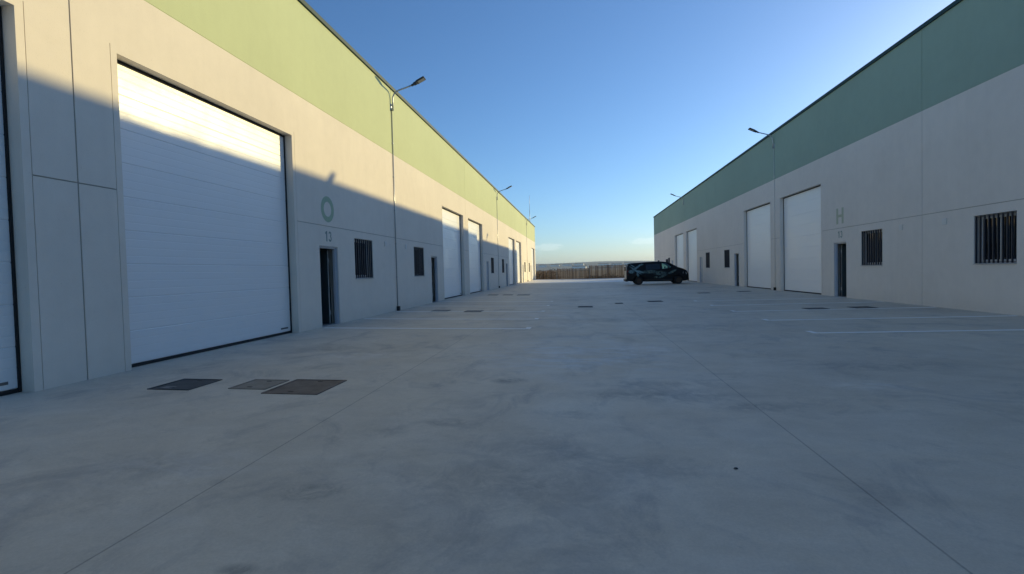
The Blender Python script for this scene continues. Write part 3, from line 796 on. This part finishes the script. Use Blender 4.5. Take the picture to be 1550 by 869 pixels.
def side_panel(poly, off, name, material, parent, s):
    mb = MB(); a = [mb.bm.verts.new((x, s * (hw(x, z) + off), z)) for x, z in poly]; mb.bm.faces.new(a)
    r = bmesh.ops.extrude_face_region(mb.bm, geom=list(mb.bm.faces)); 
    for v in [g for g in r['geom'] if isinstance(g, bmesh.types.BMVert)]: v.co.y -= s * .012
    return mb.build(name, material, parent)
for s in (-1, 1):
    side_panel([(2.93, 1.30), (2.90, 1.76), (3.22, 1.76), (3.42, 1.66), (3.66, 1.48), (3.60, 1.36), (3.20, 1.30)], -.004, 'cab_window', M['vclear'], van, s)
    side_panel([(1.62, 1.26), (1.62, 1.70), (2.76, 1.74), (2.76, 1.28)], .004, 'side_window', M['vglass'], van, s)
    side_panel([(.42, 1.26), (.40, 1.66), (1.50, 1.70), (1.50, 1.26)], .002, 'rear_side_window', M['van'], van, s)
    side_panel([(.015, .88), (.05, 1.20), (.17, 1.20), (.17, .86)], .003, 'tail_lamp', M['tail'], van, s)
    side_panel([(4.58, .88), (4.60, 1.03), (4.84, .99), (4.93, .86), (4.88, .80)], .003, 'headlamp', M['hl'], van, s)
    side_panel([(1.45, .34), (1.45, .44), (3.78, .44), (3.78, .34)], .006, 'side_skirt', M['vtrim'], van, s)
    mb = MB(); yy = s * (hw(3.45, 1.40) + .10); mb.box((3.40, yy - .09, 1.30), (3.49, yy + .09, 1.50), 0, .03); mb.box((3.45, s * hw(3.45, 1.3), 1.32), (3.52, yy, 1.36)); mb.build('door_mirror', M['vtrim'], van)
    for hx in (2.78, 2.98):
        mb = MB(); y = s * (hw(hx, 1.05) + .02); mb.box((hx - .08, y - .012, 1.035), (hx + .08, y + .012, 1.065), 0, .005); mb.build('door_handle', M['vtrim'], van)
    # shut lines
    for hx, za, zb in ((2.84, .46, 1.80), (1.56, .46, 1.80), (3.72, .70, 1.42)):
        mb = MB(); n = 8
        for i in range(n):
            z0, z1 = za + (zb - za) * i / n, za + (zb - za) * (i + 1) / n
            mb.quad([(hx - .006, s * (hw(hx, z0) + .0025), z0), (hx + .006, s * (hw(hx, z0) + .0025), z0), (hx + .006, s * (hw(hx, z1) + .0025), z1), (hx - .006, s * (hw(hx, z1) + .0025), z1)])
        mb.build('door_gap', M['seal'], van)
# windscreen
mb = MB(); mb.quad([(3.50, -.68, 1.825), (3.50, .68, 1.825), (4.16, .80, 1.452), (4.16, -.80, 1.452)])
r = bmesh.ops.extrude_face_region(mb.bm, geom=list(mb.bm.faces))
for v in [g for g in r['geom'] if isinstance(g, bmesh.types.BMVert)]: v.co.z -= .012
mb.build('windscreen', M['vglass'], van)
# rear: doors, glass, bumper, plate
mb = MB(); mb.box((-.018, -.84, .48), (.05, -.008, 1.62), 0, .015); mb.box((-.018, .008, .48), (.05, .84, 1.62), 0, .015)
rd = mb.build('rear_door', M['vrear'], van); mb = MB(); mb.box((-.024, -.72, 1.18), (-.0185, -.10, 1.54)); mb.box((-.024, .10, 1.18), (-.0185, .72, 1.54)); mb.build('rear_glass', M['vglass'], rd)
mb = MB(); mb.box((-.03, -.26, .66), (-.0185, .26, .77)); mb.build('number_plate', M['plate'], rd)
mb = MB(); mb.box((-.10, -.92, .30), (.16, .92, .50), 0, .04); mb.build('rear_bumper', M['vtrim'], van)
mb = MB(); mb.box((4.86, -.70, .30), (5.12, .70, .52), 0, .05); mb.build('front_bumper', M['vtrim'], van)
mb = MB(); mb.box((4.95, -.45, .66), (5.07, .45, .86), 0, .02); mb.build('grille', M['vtrim'], van)
mb = MB(); mb.box((2.72, -.08, 1.92), (2.84, .08, 2.02), 0, .02); mb.build('roof_beacon', M['vtrim'], van)
mb = MB(); mb.box((3.36, -.35, 1.78), (3.50, -.10, 2.10), 0, .02); mb.build('roof_box', M['vtrim'], van)
for wx in (WR, WF):
    for s in (-1, 1):
        tm = MB(); prof = [(.205, .11), (.27, .115), (.318, .10), (.335, .06), (.335, -.06), (.318, -.10), (.27, -.115), (.205, -.11)]
        seg = 36; rr = [[tm.bm.verts.new((r_ * math.cos(2 * math.pi * k / seg), w_, r_ * math.sin(2 * math.pi * k / seg))) for r_, w_ in prof] for k in range(seg)]
        for k in range(seg):
            a, b = rr[k], rr[(k + 1) % seg]
            for i in range(len(prof) - 1):
                f = tm.bm.faces.new((a[i], a[i + 1], b[i + 1], b[i])); f.smooth = True
        w_ = tm.build('wheel', M['tyre'], van, (wx, s * .835, .335))
        rm = MB(); rm.tube([(0, s * .02, 0), (0, s * .07, 0)], .208, 30); rm.tube([(0, s * .07, 0), (0, s * .10, 0)], .055, 14)
        for k in range(6):
            mt = Matrix.Rotation(k * math.pi / 3, 4, 'Y'); rm.box((-.025, s * .071, .05), (.025, s * .095, .20), 0, .006, mt)
        rm.tube([(.205 * math.cos(q * .2094), s * .085, .205 * math.sin(q * .2094)) for q in range(31)], .012, 6)
        rm.build('rim', M['rim'], w_)

# ------------------------------------------------------------------ camera
cam = bpy.data.cameras.new('camera'); co = bpy.data.objects.new('camera', cam); C.objects.link(co)
cam.sensor_width = 36; cam.lens = 36 * .5008108; cam.clip_start = .05; cam.clip_end = 20000
Rv = Vector((0.99119036, 0.13002434, -0.02520609)); F = Vector((-0.13075854, 0.99095814, -0.03006929)); U = Vector((0.02106844, 0.0331003, 0.99922995))
mt = Matrix((Rv, U, -F)).transposed().to_4x4(); mt.translation = Vector((0, 0, 1.30904)); co.matrix_world = mt
bpy.context.scene.camera = co

# ------------------------------------------------------------------ light
S_ = Vector((1, 1.0, .287)).normalized()
el = math.asin(S_.z); az = math.atan2(S_.x, S_.y)          # azimuth clockwise from +y
sun = bpy.data.lights.new('sun', 'SUN'); sun.energy = SUN; sun.angle = R(.53); sun.color = (1.0, .81, .37)
so = bpy.data.objects.new('sun', sun); C.objects.link(so); so.rotation_euler = (-S_).to_track_quat('-Z', 'Y').to_euler()
w = bpy.data.worlds.new('World'); bpy.context.scene.world = w; w.use_nodes = True; nt = w.node_tree
sky = nt.nodes.new('ShaderNodeTexSky'); sky.sky_type = 'NISHITA'; sky.sun_disc = False; sky.sun_elevation = el; sky.sun_rotation = az
sky.air_density = 1.0; sky.dust_density = DUST; sky.ozone_density = 5.0; sky.altitude = 400
bg = nt.nodes['Background']; bg.inputs['Strength'].default_value = SKY
# a little thin cloud low over the hills
tc = nt.nodes.new('ShaderNodeTexCoord'); sx = nt.nodes.new('ShaderNodeSeparateXYZ'); nt.links.new(tc.outputs['Generated'], sx.inputs[0])
def wm(op, a, b=None):
    x = nt.nodes.new('ShaderNodeMath'); x.operation = op
    for i, v in enumerate((a, b)):
        if v is None: continue
        if isinstance(v, (int, float)): x.inputs[i].default_value = v
        else: nt.links.new(v, x.inputs[i])
    return x.outputs[0]
def puff(cx, cz, rx, rz):
    rr = wm('DIVIDE', sx.outputs['X'], sx.outputs['Y']); zz = wm('DIVIDE', sx.outputs['Z'], sx.outputs['Y'])
    a = wm('DIVIDE', wm('SUBTRACT', rr, cx), rx); b = wm('DIVIDE', wm('SUBTRACT', zz, cz), rz)
    d = wm('SQRT', wm('ADD', wm('MULTIPLY', a, a), wm('MULTIPLY', b, b)))
    return wm('MULTIPLY', wm('MAXIMUM', wm('SUBTRACT', 1.0, d), 0.0), wm('GREATER_THAN', sx.outputs['Y'], 0.0))
mpn = nt.nodes.new('ShaderNodeMapping'); mpn.inputs['Scale'].default_value = (70, 70, 300); nt.links.new(tc.outputs['Generated'], mpn.inputs['Vector'])
ns = nt.nodes.new('ShaderNodeTexNoise'); ns.inputs['Scale'].default_value = 1.0; ns.inputs['Detail'].default_value = 7; nt.links.new(mpn.outputs['Vector'], ns.inputs['Vector'])
pf = wm('MAXIMUM', puff(-.058, .046, .030, .008), wm('MULTIPLY', puff(.125, .052, .035, .007), .7))
mask = wm('MINIMUM', wm('MULTIPLY', pf, wm('MULTIPLY', wm('MAXIMUM', wm('SUBTRACT', ns.outputs['Fac'], .36), 0.0), 4.0)), .10)
mx = nt.nodes.new('ShaderNodeMix'); mx.data_type = 'RGBA'; nt.links.new(mask, mx.inputs['Factor'])
nt.links.new(sky.outputs['Color'], mx.inputs[6]); mx.inputs[7].default_value = (9.5, 9.3, 9.0, 1)
nt.links.new(mx.outputs[2], bg.inputs['Color'])

if HAZE:
    m = MB(); m.box((-9500, -3200, -3), (9500, 12500, 130)); hz = m.build('haze', bpy.data.materials.new('haze_air')); hz['kind'] = 'stuff'
    hm = hz.data.materials[0]; hm.use_nodes = True; hn = hm.node_tree; hn.nodes.remove(hn.nodes['Principled BSDF'])
    pv = hn.nodes.new('ShaderNodeVolumePrincipled'); pv.inputs['Color'].default_value = (.58, .76, 1, 1); pv.inputs['Density'].default_value = HAZE; pv.inputs['Anisotropy'].default_value = .2
    hn.links.new(pv.outputs[0], hn.nodes['Material Output'].inputs['Volume'])

sc = bpy.context.scene
sc.view_settings.view_transform = 'Standard'; sc.view_settings.look = 'None'; sc.view_settings.exposure = EXPO; sc.view_settings.gamma = 1
